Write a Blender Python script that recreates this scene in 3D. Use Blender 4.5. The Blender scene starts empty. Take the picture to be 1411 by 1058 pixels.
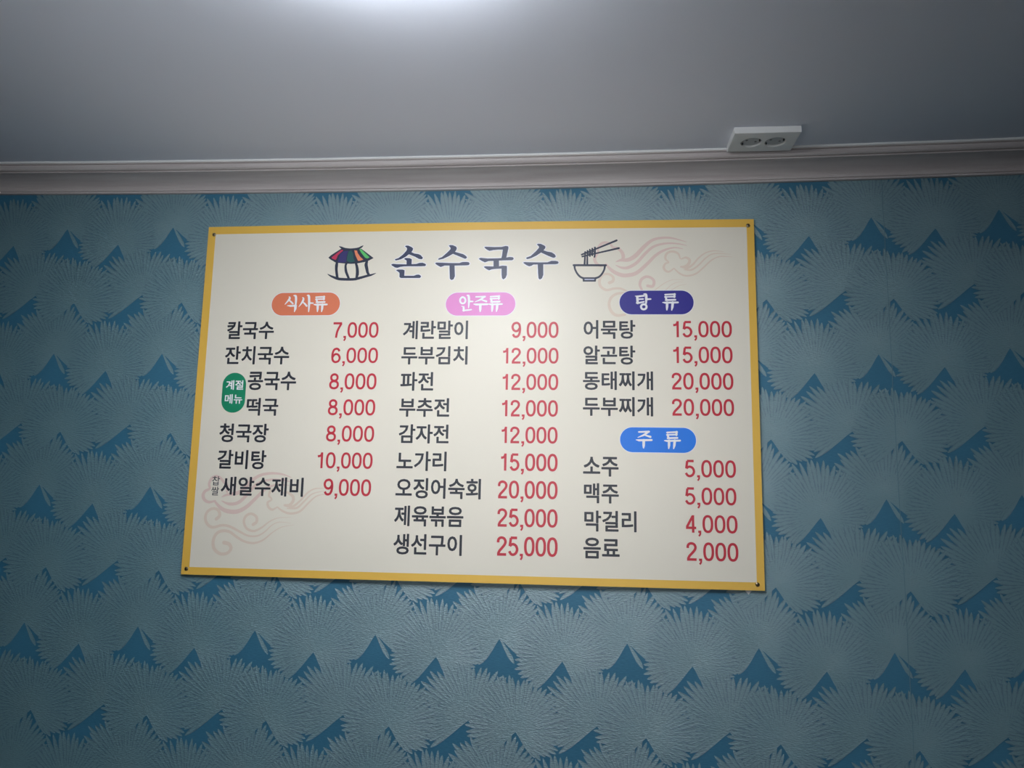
import bpy, bmesh, math, random
from mathutils import Matrix, Vector
from mathutils.geometry import tessellate_polygon

# ------------------------------------------------------------------ camera
SX, SZ = -0.55, 1.575            # menu board's lower-left corner in the room (m)
BY = -0.008                      # front face of the board
cam_data = bpy.data.cameras.new('camera')
cam_data.sensor_width = 36.0
cam_data.lens = 36.0 * 1058.957 / 1411.0
cam_data.clip_start = 0.05
cam = bpy.data.objects.new('camera', cam_data)
bpy.context.scene.collection.objects.link(cam)
r = Vector((0.9958335, 0.0893526, 0.0182161))
d = Vector((0.0045344, 0.1509922, -0.9885246))
f = Vector((-0.0910777, 0.9844884, 0.1499579))
cam.matrix_world = Matrix(((r.x, -d.x, -f.x, 0.77053 + SX), (r.y, -d.y, -f.y, -1.46007 + BY),
                           (r.z, -d.z, -f.z, 0.15230 + SZ), (0, 0, 0, 1)))
bpy.context.scene.camera = cam

# ------------------------------------------------------------------ world, lights, exposure
sc = bpy.context.scene
w = bpy.data.worlds.new('world'); sc.world = w; w.use_nodes = True
w.node_tree.nodes['Background'].inputs[0].default_value = (0.75, 0.88, 1.0, 1)
w.node_tree.nodes['Background'].inputs[1].default_value = 0.02
sc.view_settings.view_transform = 'Standard'
sc.view_settings.look = 'None'
sc.view_settings.gamma = 1.0
sc.view_settings.use_curve_mapping = False
sc.view_settings.exposure = -0.16

def area(name, loc, size, size_y, power, color, target=None, spread=180):
    l = bpy.data.lights.new(name, 'AREA'); l.shape = 'RECTANGLE'
    l.size = size; l.size_y = size_y; l.energy = power; l.color = color
    l.spread = math.radians(spread)
    o = bpy.data.objects.new(name, l); sc.collection.objects.link(o); o.location = loc
    if target is not None:
        o.rotation_euler = (Vector(target) - Vector(loc)).to_track_quat('-Z', 'Y').to_euler()
    return o
CEIL = 2.3945                    # ceiling height at its lowest point over the board
# the LED ceiling lamp just beyond the top of the frame glows through its own diffuser (built at the end);
# unseen spot lights added behind the camera to brighten wall, board and ceiling
# downward glow of the lamp's bright centre strip
area('ceiling_lamp_light', (0.01, -0.96, CEIL - 0.062), 0.12, 0.60, 3.6, (0.93, 0.96, 1.0))
def spot(name, loc, target, angle, power, soft, color):
    sl = bpy.data.lights.new(name, 'SPOT'); sl.energy = power; sl.color = color
    sl.spot_size = math.radians(angle); sl.spot_blend = 1.0; sl.shadow_soft_size = soft
    so = bpy.data.objects.new(name, sl); sc.collection.objects.link(so); so.location = loc
    so.rotation_euler = (Vector(target) - so.location).to_track_quat('-Z', 'Y').to_euler()
spot('added_spot_a', (-0.30, -1.70, 1.75), (-0.06, 0.0, 2.36), 58, 18.0, 0.28, (0.94, 0.97, 1.0))  # a, b and c are added fill lights, no fixtures of the room
spot('added_spot_b', (-0.30, -1.70, 1.75), (-0.37, 0.0, 2.30), 56, 17.5, 0.28, (0.94, 0.97, 1.0))
spot('added_spot_c', (0.27, -1.70, 1.70), (0.17, 0.0, 1.97), 43, 20.0, 0.28, (1.0, 0.975, 0.95))

# ------------------------------------------------------------------ helpers
C = sc.collection
def srgb(r_, g_, b_):
    q = lambda c: (c / 255 / 12.92) if c / 255 <= 0.04045 else ((c / 255 + 0.055) / 1.055) ** 2.4
    return (q(r_), q(g_), q(b_), 1.0)
def mat(name, col, rough=0.5, metal=0.0, spec=0.5):
    m = bpy.data.materials.new(name); m.use_nodes = True
    b = m.node_tree.nodes['Principled BSDF']
    b.inputs['Base Color'].default_value = col if len(col) == 4 else tuple(col) + (1,)
    b.inputs['Roughness'].default_value = rough
    b.inputs['Metallic'].default_value = metal
    b.inputs['Specular IOR Level'].default_value = spec
    return m
def nodes(m): return m.node_tree.nodes, m.node_tree.links, m.node_tree.nodes['Principled BSDF']
def add_noise_colour(m, c1, c2, scale, stretch=(1, 1, 1), lo=0.35, hi=0.65, coord='Object'):
    n, l, b = nodes(m)
    tc = n.new('ShaderNodeTexCoord'); mp = n.new('ShaderNodeMapping'); mp.inputs['Scale'].default_value = stretch
    no = n.new('ShaderNodeTexNoise'); no.inputs['Scale'].default_value = scale; no.inputs['Detail'].default_value = 4
    cr = n.new('ShaderNodeValToRGB'); cr.color_ramp.elements[0].position = lo; cr.color_ramp.elements[1].position = hi
    cr.color_ramp.elements[0].color = c1; cr.color_ramp.elements[1].color = c2
    l.new(tc.outputs[coord], mp.inputs[0]); l.new(mp.outputs[0], no.inputs[0])
    l.new(no.outputs[0], cr.inputs[0]); l.new(cr.outputs[0], b.inputs['Base Color'])
    return no, cr, mp
def add_bump(m, src, strength, dist):
    n, l, b = nodes(m)
    bp = n.new('ShaderNodeBump'); bp.inputs['Strength'].default_value = strength; bp.inputs['Distance'].default_value = dist
    l.new(src, bp.inputs['Height']); l.new(bp.outputs[0], b.inputs['Normal'])
    return bp
def mesh_obj(name, verts, faces, m, parent=None, smooth=False):
    me = bpy.data.meshes.new(name); me.from_pydata([tuple(v) for v in verts], [], faces); me.update()
    if m: me.materials.append(m)
    if smooth:
        for p in me.polygons: p.use_smooth = True
    o = bpy.data.objects.new(name, me); C.objects.link(o)
    if parent: o.parent = parent
    return o
def bm_obj(name, bm, m, parent=None, smooth=False):
    me = bpy.data.meshes.new(name); bmesh.ops.recalc_face_normals(bm, faces=bm.faces[:]); bm.to_mesh(me); bm.free()
    if m: me.materials.append(m)
    if smooth:
        for p in me.polygons: p.use_smooth = True
    o = bpy.data.objects.new(name, me); C.objects.link(o)
    if parent: o.parent = parent
    return o
def box_bm(bm, x0, x1, y0, y1, z0, z1):
    vs = [bm.verts.new((x, y, z)) for x in (x0, x1) for y in (y0, y1) for z in (z0, z1)]
    for a in ((0, 1, 3, 2), (4, 6, 7, 5), (0, 4, 5, 1), (2, 3, 7, 6), (0, 2, 6, 4), (1, 5, 7, 3)):
        bm.faces.new([vs[i] for i in a])
def bevel_all(bm, w_, seg=2):
    bmesh.ops.bevel(bm, geom=bm.edges[:], offset=w_, segments=seg, affect='EDGES', profile=0.5)
def tag(o, label=None, cat=None, group=None, kind=None):
    if label: o['label'] = label
    if cat: o['category'] = cat
    if group: o['group'] = group
    if kind: o['kind'] = kind
    return o

# ------------------------------------------------------------------ materials
# wallpaper ground: blue, finely woven emboss
M_wall = mat('wallpaper_ground', srgb(58, 108, 134), 0.50, 0.0, 0.5)
# print of silvery palm fans on it: pearl ink
M_leaf = mat('wallpaper_pearl', srgb(136, 160, 166), 0.38, 0.0, 0.5)
M_leaf.node_tree.nodes['Principled BSDF'].inputs['IOR'].default_value = 2.5
M_ceil = mat('ceiling_paint', srgb(230, 235, 247), 0.8)
M_joint = mat('wallpaper_joint_lip', srgb(112, 146, 158), 0.45)
M_side = mat('painted_wall', srgb(90, 93, 95), 0.8)
M_floor = mat('floor_tile', srgb(100, 94, 88), 0.5)
M_corn = mat('cornice_paint', srgb(188, 178, 174), 0.42)
M_caulk = mat('white_caulk', srgb(240, 242, 242), 0.5)
M_board = mat('board_cream', srgb(233, 227, 212), 0.40)
M_edge = mat('board_edge', srgb(225, 222, 210), 0.5)
M_yel = mat('print_yellow', srgb(236, 190, 84), 0.40)
M_black = mat('print_black', srgb(44, 48, 58), 0.40)
M_red = mat('print_red', srgb(196, 44, 62), 0.40)
M_navy = mat('print_title_navy', srgb(50, 58, 88), 0.40)
M_white = mat('print_white', srgb(240, 240, 244), 0.40)
M_orange = mat('print_orange', srgb(226, 126, 92), 0.40)
M_pink = mat('print_pink', srgb(226, 134, 204), 0.40)
M_indigo = mat('print_indigo', srgb(48, 44, 140), 0.40)
M_blue = mat('print_blue', srgb(30, 124, 232), 0.40)
M_green = mat('print_green', srgb(22, 138, 100), 0.40)
M_ink = mat('print_emblem_ink', srgb(44, 52, 72), 0.40)
M_cloud = {'p': mat('print_cloud_pink', srgb(226, 202, 192), 0.36), 't': mat('print_cloud_tan', srgb(227, 210, 193), 0.36)}
M_rose = mat('print_rose', srgb(196, 56, 92), 0.40)
M_violet = mat('print_violet', srgb(58, 54, 112), 0.40)
M_pine = mat('print_pine', srgb(40, 92, 92), 0.40)
M_salmon = mat('print_salmon', srgb(232, 138, 100), 0.40)
M_lime = mat('print_lime', srgb(96, 196, 108), 0.40)
M_footin = mat('print_lilac', srgb(186, 190, 216), 0.40)
M_metal = mat('screw_steel', srgb(150, 138, 118), 0.30, 1.0)
M_slot = mat('screw_recess', srgb(24, 20, 18), 0.6, 0.5)
M_plastic = mat('socket_plastic', srgb(234, 236, 236), 0.35)
M_socket_in = mat('socket_insert', srgb(184, 188, 190), 0.4)
M_pin = mat('socket_hole', srgb(110, 112, 114), 0.6)
M_clip = mat('earth_clip', srgb(40, 40, 42), 0.5, 0.4)

# ------------------------------------------------------------------ the wall and its wallpaper
def sagmm(u):                      # cornice and ceiling hang a few mm lower above the middle of the board
    t = max(-1.15, min(1.15, (u - 520) / 990.0))
    return 9.0 * t * t
XS = [-3.0 + 0.1 * k for k in range(61)]
def wx(u): return u / 1000.0 + SX
def wz(v): return v / 1000.0 + SZ
def xs_u(x): return (x - SX) * 1000.0
LEAF_A = srgb(104, 145, 156); LEAF_B = srgb(58, 106, 128); ADDED_DOOR_EMIT = 1.2
LAMP_EMIT = 19.5
# ------------------------------------------------------------------ measured print layout of the board, in board millimetres
MENU = [('칼국수',[56.5,154.7,463.0,499.8],'7,000',[276.9,369.0,465.2,496.6]),('잔치국수',[56.2,189.9,411.5,448.7],'6,000',[276.8,370.3,414.4,445.0]),('콩국수',[107.6,207.3,359.7,396.9],'8,000',[275.8,369.6,362.0,393.7]),('떡국',[108.8,173.9,308.8,344.1],'8,000',[276.1,369.5,310.9,342.2]),('청국장',[56.4,157.5,255.9,293.0],'8,000',[275.2,369.7,259.6,290.6]),('갈비탕',[56.8,156.3,203.6,240.8],'10,000',[258.7,369.0,207.6,238.5]),('새알수제비',[67.9,234.6,152.0,188.7],'9,000',[275.5,368.4,155.6,187.5]),('계란말이',[418.5,547.6,461.9,499.1],'9,000',[633.8,724.1,464.4,496.2]),('두부김치',[417.2,548.2,411.5,448.0],'12,000',[616.2,724.6,414.0,444.8]),('파전',[417.4,482.6,359.7,396.8],'12,000',[616.5,724.5,362.6,393.7]),('부추전',[417.2,515.6,308.9,345.7],'12,000',[616.4,724.4,311.5,342.9]),('감자전',[418.4,515.9,257.7,294.4],'12,000',[616.5,724.1,260.3,291.7]),('노가리',[416.2,513.2,205.1,242.5],'15,000',[616.5,724.6,208.1,240.8]),('오징어숙회',[416.5,580.5,153.2,191.8],'20,000',[613.6,725.0,156.3,189.5]),('제육볶음',[416.0,548.7,100.9,139.5],'25,000',[613.9,725.5,104.0,137.5]),('생선구이',[416.5,547.3,48.2,86.8],'25,000',[613.9,726.0,50.8,86.0]),('어묵탕',[772.6,871.4,462.6,499.5],'15,000',[941.8,1052.9,465.9,497.6]),('알곤탕',[772.3,871.1,412.5,449.4],'15,000',[941.2,1053.0,416.0,447.7]),('동태찌개',[771.7,904.1,363.3,399.5],'20,000',[939.7,1053.2,365.4,397.2]),('두부찌개',[771.9,903.7,313.6,350.2],'20,000',[939.6,1053.3,315.8,347.6]),('소주',[772.7,838.8,199.9,236.6],'5,000',[961.4,1053.8,201.3,233.2]),('맥주',[774.4,839.2,150.2,187.4],'5,000',[961.0,1053.4,151.0,182.5]),('막걸리',[775.3,871.5,98.6,136.9],'4,000',[961.7,1054.2,100.3,132.4]),('음료',[773.9,840.4,49.6,87.4],'2,000',[962.4,1054.4,50.1,83.1])]
SMALL = [('찹',[49.0,64.8,171.3,189.2]),('쌀',[48.8,64.4,151.9,168.9])]
SEASON = [('계절',[62.8,99.2,360.2,379.5]),('메뉴',[62.4,99.0,332.3,351.4])]
SEASON_PILL = [55.6,104.5,314.4,394.5]
PILLS = [[146.4,287.8,511.2,557.9],[502.2,639.7,509.2,555.4],[841.4,982.4,510.7,557.7],[841.8,982.4,246.0,292.8]]
TITLE = [[[(415.5,651.9),(418.1,653.5),(422.7,653.2),(429.3,650.1),(432.3,647.4),(431.9,644.1),(429.1,639.7),(435.1,636.7),(443.0,635.6),(448.3,633.2),(452.4,628.5),(452.7,626.5),(450.6,624.5),(445.3,625.2),(436.7,630.0),(424.3,635.2),(417.0,629.5),(408.0,624.9),(398.3,622.6),(395.6,624.4),(397.5,625.7),(403.3,627.7),(411.6,634.3),(418.5,642.2),(420.1,646.2),(418.9,649.2)],[(414.6,625.9),(417.8,627.8),(426.3,627.1),(430.6,625.0),(430.4,614.7),(439.8,615.0),(446.3,617.2),(452.8,617.4),(458.1,615.3),(460.1,612.7),(457.6,610.4),(447.9,610.1),(427.0,610.3),(415.2,610.2),(407.4,609.2),(402.2,607.4),(397.6,607.9),(391.5,611.7),(388.5,614.0),(392.7,616.0),(400.6,615.0),(420.2,614.5),(419.9,622.1)],[(399.1,602.3),(403.0,604.0),(412.8,603.8),(416.8,602.2),(416.6,590.9),(427.7,590.8),(435.5,590.7),(442.0,593.0),(446.5,593.0),(450.1,590.6),(450.6,588.3),(448.1,586.0),(434.4,586.1),(409.6,586.3),(406.9,588.3),(406.6,596.9),(403.8,599.4)]],[[(504.1,651.9),(507.6,653.5),(512.8,652.9),(519.4,649.7),(520.8,646.4),(519.6,642.4),(517.1,639.3),(528.9,635.6),(534.1,634.2),(540.0,630.2),(541.7,627.5),(540.8,625.5),(537.6,624.5),(529.1,628.3),(513.3,635.1),(504.4,629.9),(494.2,625.1),(485.2,623.1),(483.2,624.4),(485.7,626.4),(491.5,628.7),(501.6,637.9),(507.9,644.5),(508.2,647.2),(506.4,649.9)],[(477.6,616.2),(480.8,617.5),(491.9,617.0),(511.3,616.1),(526.9,616.0),(532.6,618.0),(541.0,618.2),(545.5,617.5),(547.6,614.5),(545.7,611.6),(539.9,611.0),(517.3,610.8),(518.6,589.3),(516.2,582.8),(511.7,581.1),(508.4,584.2),(507.5,600.0),(507.0,610.9),(497.2,611.0),(494.0,609.7),(489.5,608.1),(484.3,610.8),(480.3,613.5)]],[[(575.7,648.4),(578.9,649.0),(595.0,648.1),(610.4,648.2),(618.1,650.1),(623.2,649.4),(624.1,646.5),(622.2,636.6),(619.8,625.3),(610.2,625.4),(611.4,630.7),(612.8,642.6),(604.1,642.7),(593.8,641.8),(586.1,640.3),(580.9,643.0),(577.6,645.7)],[(565.0,624.3),(568.5,626.3),(582.6,624.8),(601.9,624.9),(618.5,626.0),(626.2,627.5),(632.6,626.9),(634.9,624.5),(633.9,621.9),(631.4,620.6),(614.8,620.4),(605.6,620.2),(606.1,607.0),(595.0,607.1),(594.7,619.7),(585.3,619.4),(577.7,616.8),(571.2,619.9),(567.3,622.6)],[(575.3,607.6),(578.5,608.9),(594.6,608.4),(606.1,608.6),(612.4,609.9),(621.4,609.2),(621.8,606.9),(621.8,591.1),(619.3,584.6),(615.2,581.6),(612.3,584.0),(611.3,591.2),(611.0,603.7),(602.3,603.4),(592.1,602.5),(586.4,600.4),(581.9,602.6),(578.0,605.3)]],[[(680.0,652.4),(682.5,654.0),(688.3,653.4),(695.3,649.8),(697.2,647.2),(696.0,643.6),(693.3,640.4),(699.9,637.9),(709.4,636.0),(715.2,632.2),(717.7,628.2),(716.5,625.6),(712.7,624.7),(703.8,628.4),(688.5,635.8),(679.7,629.7),(669.6,624.8),(662.0,622.5),(658.8,624.3),(660.6,626.2),(668.2,629.0),(678.3,638.6),(683.9,645.1),(684.5,647.7),(682.6,650.0)],[(653.4,615.5),(656.3,616.8),(665.9,616.3),(688.7,615.7),(701.4,615.9),(709.0,618.7),(716.6,618.8),(721.6,617.7),(723.5,615.1),(721.7,612.5),(716.6,611.8),(693.2,611.7),(693.5,590.5),(691.0,583.3),(686.9,580.8),(684.1,583.4),(683.3,593.2),(682.2,611.5),(673.6,611.2),(669.8,608.8),(665.4,607.8),(659.6,610.7),(655.8,613.4)]]]
HEADS = [[([(181.6,549.9),(183.2,548.2),(182.3,544.1),(174.1,534.1)],[1.1,3.4,3.9,1.1]),([(182.0,542.9),(186.7,539.3),(190.5,535.5)],[1.8,3.0,3.0]),([(191.2,552.2),(195.4,551.0),(196.7,543.4),(196.5,533.4)],[1.4,4.1,3.9,3.0]),([(179.6,531.4),(186.1,530.8),(196.6,531.3)],[1.4,3.4,3.2]),([(196.3,531.7),(196.4,524.7),(194.8,518.8)],[4.8,4.1,1.6]),([(209.4,548.0),(211.9,546.2),(210.7,539.8),(203.2,528.7)],[0.9,3.2,3.9,0.7]),([(210.8,538.9),(215.7,534.9),(219.5,530.6)],[1.8,3.0,3.2]),([(219.4,552.1),(223.0,550.3),(224.3,533.9),(224.3,518.7)],[1.6,4.3,4.1,1.8]),([(225.3,536.4),(232.6,536.2)],[3.2,2.3]),([(237.7,548.4),(255.0,549.1)],[2.5,3.1]),([(254.4,549.5),(254.2,543.7)],[3.4,3.2]),([(237.7,544.1),(255.3,544.5)],[2.5,2.5]),([(238.9,544.6),(241.0,537.9)],[3.2,3.4]),([(239.5,537.9),(256.2,538.4)],[3.0,3.1]),([(234.2,533.5),(238.6,532.9),(261.1,533.3)],[1.4,3.2,3.0]),([(242.3,533.2),(242.6,524.5),(242.4,518.9)],[4.1,3.9,2.0]),([(252.0,533.2),(251.8,524.4),(251.0,518.6)],[4.3,3.9,1.8])],[([(541.0,539.8),(540.8,537.8),(540.1,536.1),(539.0,534.7),(537.5,533.8),(535.9,533.5),(534.2,533.8),(532.7,534.7),(531.5,536.1),(530.7,537.9),(530.4,539.8),(530.6,541.8),(531.3,543.5),(532.4,544.9),(533.9,545.8),(535.5,546.1),(537.2,545.8),(538.7,544.9),(539.9,543.5),(540.7,541.7),(541.0,539.8)],[3.1,3.1,3.1,3.1,3.1,3.1,3.1,3.1,3.1,3.1,3.1,3.1,3.1,3.1,3.1,3.1,3.1,3.1,3.1,3.1,3.1]),([(533.7,547.3),(536.8,547.3)],[1.6,1.6]),([(543.8,549.7),(547.0,548.6),(548.1,538.0),(547.6,524.8)],[1.6,3.9,3.9,1.6]),([(548.9,537.8),(555.7,537.4)],[3.0,2.5]),([(533.8,528.0),(537.6,527.2),(538.2,519.1)],[1.4,3.4,3.6]),([(536.7,519.3),(545.5,519.9),(553.0,521.0)],[2.3,2.7,2.5]),([(561.7,546.8),(579.6,547.2)],[2.5,3.1]),([(578.7,547.2),(570.8,541.0),(560.2,536.7)],[3.4,3.2,1.0]),([(570.2,541.9),(576.4,539.6),(582.4,537.6)],[2.0,2.7,3.4]),([(557.3,532.2),(562.0,531.3),(584.7,531.7)],[1.1,3.4,3.2]),([(570.7,531.2),(570.9,521.9),(570.8,517.3)],[4.3,4.1,2.3]),([(590.4,547.1),(607.8,547.8)],[2.5,3.1]),([(607.2,548.2),(606.8,542.3)],[3.4,3.2]),([(590.3,542.8),(607.9,543.1)],[2.5,2.5]),([(591.4,543.2),(593.3,536.5)],[3.2,3.4]),([(591.8,536.5),(608.6,537.0)],[3.0,3.1]),([(586.4,532.1),(590.8,531.5),(613.3,532.0)],[1.4,3.2,3.0]),([(594.5,531.8),(594.4,523.0),(594.1,517.4)],[4.1,3.9,2.0]),([(604.2,531.8),(603.7,523.0),(602.7,517.2)],[4.3,3.9,1.8])],[([(871.5,547.0),(875.6,546.1),(888.1,547.5)],[1.1,3.0,3.0]),([(875.4,545.9),(876.1,533.0)],[3.9,3.9]),([(876.7,540.6),(886.6,541.0)],[2.5,2.5]),([(874.5,533.4),(879.9,533.7),(888.0,535.5)],[3.0,3.0,2.5]),([(887.8,550.9),(891.9,549.7),(892.6,542.4),(892.0,532.1)],[1.6,4.1,4.1,2.7]),([(893.4,540.5),(901.0,540.9)],[3.0,2.5]),([(892.9,525.6),(892.6,524.0),(891.9,522.6),(890.7,521.5),(889.3,520.8),(887.7,520.6),(886.1,520.8),(884.6,521.5),(883.5,522.7),(882.8,524.1),(882.5,525.6),(882.8,527.2),(883.5,528.6),(884.7,529.7),(886.2,530.4),(887.8,530.6),(889.4,530.4),(890.8,529.7),(891.9,528.5),(892.7,527.1),(892.9,525.6)],[3.4,3.4,3.4,3.4,3.4,3.4,3.4,3.4,3.4,3.4,3.4,3.4,3.4,3.4,3.4,3.4,3.4,3.4,3.4,3.4,3.4]),([(885.8,531.2),(889.6,531.2)],[1.8,1.8]),([(928.5,549.6),(947.2,550.3)],[2.5,3.1]),([(946.6,550.7),(945.9,544.7)],[3.4,3.2]),([(928.2,545.1),(947.2,545.5)],[2.5,2.5]),([(929.4,545.6),(931.2,538.7)],[3.2,3.4]),([(929.6,538.8),(947.7,539.3)],[3.0,3.1]),([(923.6,534.2),(928.3,533.6),(952.6,534.1)],[1.4,3.2,3.0]),([(932.3,533.9),(931.9,524.9),(931.4,519.2)],[4.1,3.9,2.0]),([(942.8,533.9),(941.9,524.9),(940.6,518.9)],[4.3,3.9,1.8])],[([(876.7,284.1),(895.6,284.9)],[2.5,3.1]),([(894.6,284.9),(886.1,278.4),(874.8,273.8)],[3.4,3.2,1.0]),([(885.5,279.3),(892.0,277.0),(898.2,275.1)],[2.0,2.7,3.4]),([(871.6,269.3),(876.6,268.4),(900.4,269.2)],[1.1,3.4,3.2]),([(885.7,268.5),(885.6,259.0),(885.3,254.4)],[4.3,4.1,2.3]),([(929.0,283.7),(947.5,284.7)],[2.5,3.1]),([(946.9,285.0),(946.2,279.1)],[3.4,3.2]),([(928.7,279.3),(947.4,279.9)],[2.5,2.5]),([(929.9,279.8),(931.7,273.1)],[3.2,3.4]),([(930.1,273.0),(947.9,273.8)],[3.0,3.1]),([(924.1,268.5),(928.8,267.9),(952.8,268.8)],[1.4,3.2,3.0]),([(932.7,268.3),(932.4,259.5),(931.8,253.9)],[4.1,3.9,2.0]),([(943.1,268.5),(942.2,259.6),(940.9,253.7)],[4.3,3.9,1.8])]]
PAV = {'roof': [(285.0,649.3),(326.6,647.9),(352.3,628.4),(342.5,623.0),(336.2,620.7),(318.9,617.6),(306.0,616.8),(286.6,618.4),(274.5,619.9),(263.1,626.6),(258.7,630.4),(264.4,635.9)],'lines': [([(280.1,654.0),(284.9,651.2),(293.4,648.5),(305.4,647.6),(319.2,648.9),(325.5,651.6),(329.9,654.8)],[0.8,4.0,3.6,3.0,3.6,4.0,0.8]),([(277.3,619.9),(276.6,613.4),(276.8,604.1),(279.5,588.3)],[4.9,6.3,5.5,5.3]),([(297.0,618.3),(295.4,612.7),(296.7,602.0),(300.1,593.6),(303.5,586.2)],[4.6,4.4,5.3,4.9,4.6]),([(316.6,617.6),(318.7,611.1),(320.0,603.7),(320.4,595.3),(318.8,586.1)],[4.6,5.5,6.1,6.6,4.2]),([(339.1,621.6),(337.6,614.6),(339.7,605.3),(341.3,598.8),(344.8,592.8)],[4.6,6.8,6.3,5.3,4.6]),([(258.7,596.3),(266.9,591.6),(279.1,586.9),(289.3,585.1),(313.2,584.7),(326.8,587.6),(340.3,591.3),(349.4,593.4),(358.8,597.0)],[0.6,3.8,5.7,5.5,5.3,5.3,4.9,3.8,0.6])],'panels': [[(285.1,646.5),(288.4,646.0),(288.5,644.1),(282.7,639.5),(277.9,634.4),(276.4,629.3),(274.3,625.1),(265.7,628.9),(266.1,631.2),(276.3,639.6)],[(289.9,643.6),(299.6,644.4),(296.5,631.8),(296.6,621.6),(293.0,619.7),(278.2,620.8),(279.8,625.5),(282.8,637.6)],[(300.1,643.0),(305.5,645.3),(309.6,638.2),(311.0,628.9),(314.1,621.4),(304.1,619.6),(297.4,623.4),(297.9,632.8)],[(311.8,645.0),(317.6,644.5),(318.7,640.0),(324.6,631.5),(331.4,625.4),(325.0,623.1),(320.5,623.0),(314.8,634.4)],[(322.0,647.0),(325.7,647.2),(344.2,629.9),(339.5,627.5),(334.9,629.1),(326.1,639.9)]]}
BOWL = {'lines': [([(752.6,609.5),(815.3,608.9)],[4.1,4.1]),([(754.4,609.5),(755.2,602.1),(759.9,592.4),(766.1,585.7),(772.6,583.0)],[3.9,3.6,3.6,3.9,3.9]),([(813.4,608.9),(812.2,600.6),(807.6,591.5),(801.5,585.4),(794.1,582.9)],[3.9,3.6,3.6,3.9,3.9]),([(769.8,583.3),(797.3,583.1)],[3.4,3.4]),([(768.2,630.8),(794.9,641.8),(836.1,659.1)],[3.4,3.2,3.9]),([(769.2,626.9),(795.9,633.1),(840.5,643.4)],[3.2,3.0,3.9]),([(775.0,636.1),(774.8,627.3),(773.9,610.2)],[3.4,3.2,3.9]),([(779.6,638.5),(779.2,627.3),(779.1,610.2)],[3.2,3.0,3.9]),([(784.1,640.9),(784.3,627.7)],[3.2,3.2]),([(788.8,643.0),(789.1,629.1)],[3.2,3.2]),([(794.0,644.9),(794.2,633.0),(793.1,625.9)],[3.9,3.0,3.4]),([(779.0,636.6),(784.2,629.2)],[2.0,2.0]),([(783.8,638.8),(788.8,630.6)],[2.0,2.0]),([(789.1,640.9),(794.0,632.5)],[2.0,2.0])],'foot': [(770.3,583.0),(796.7,582.8),(795.8,576.1),(770.6,576.3)],'footin': [(774.0,581.8),(793.2,581.6),(792.7,579.3),(774.0,579.4)]}
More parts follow.
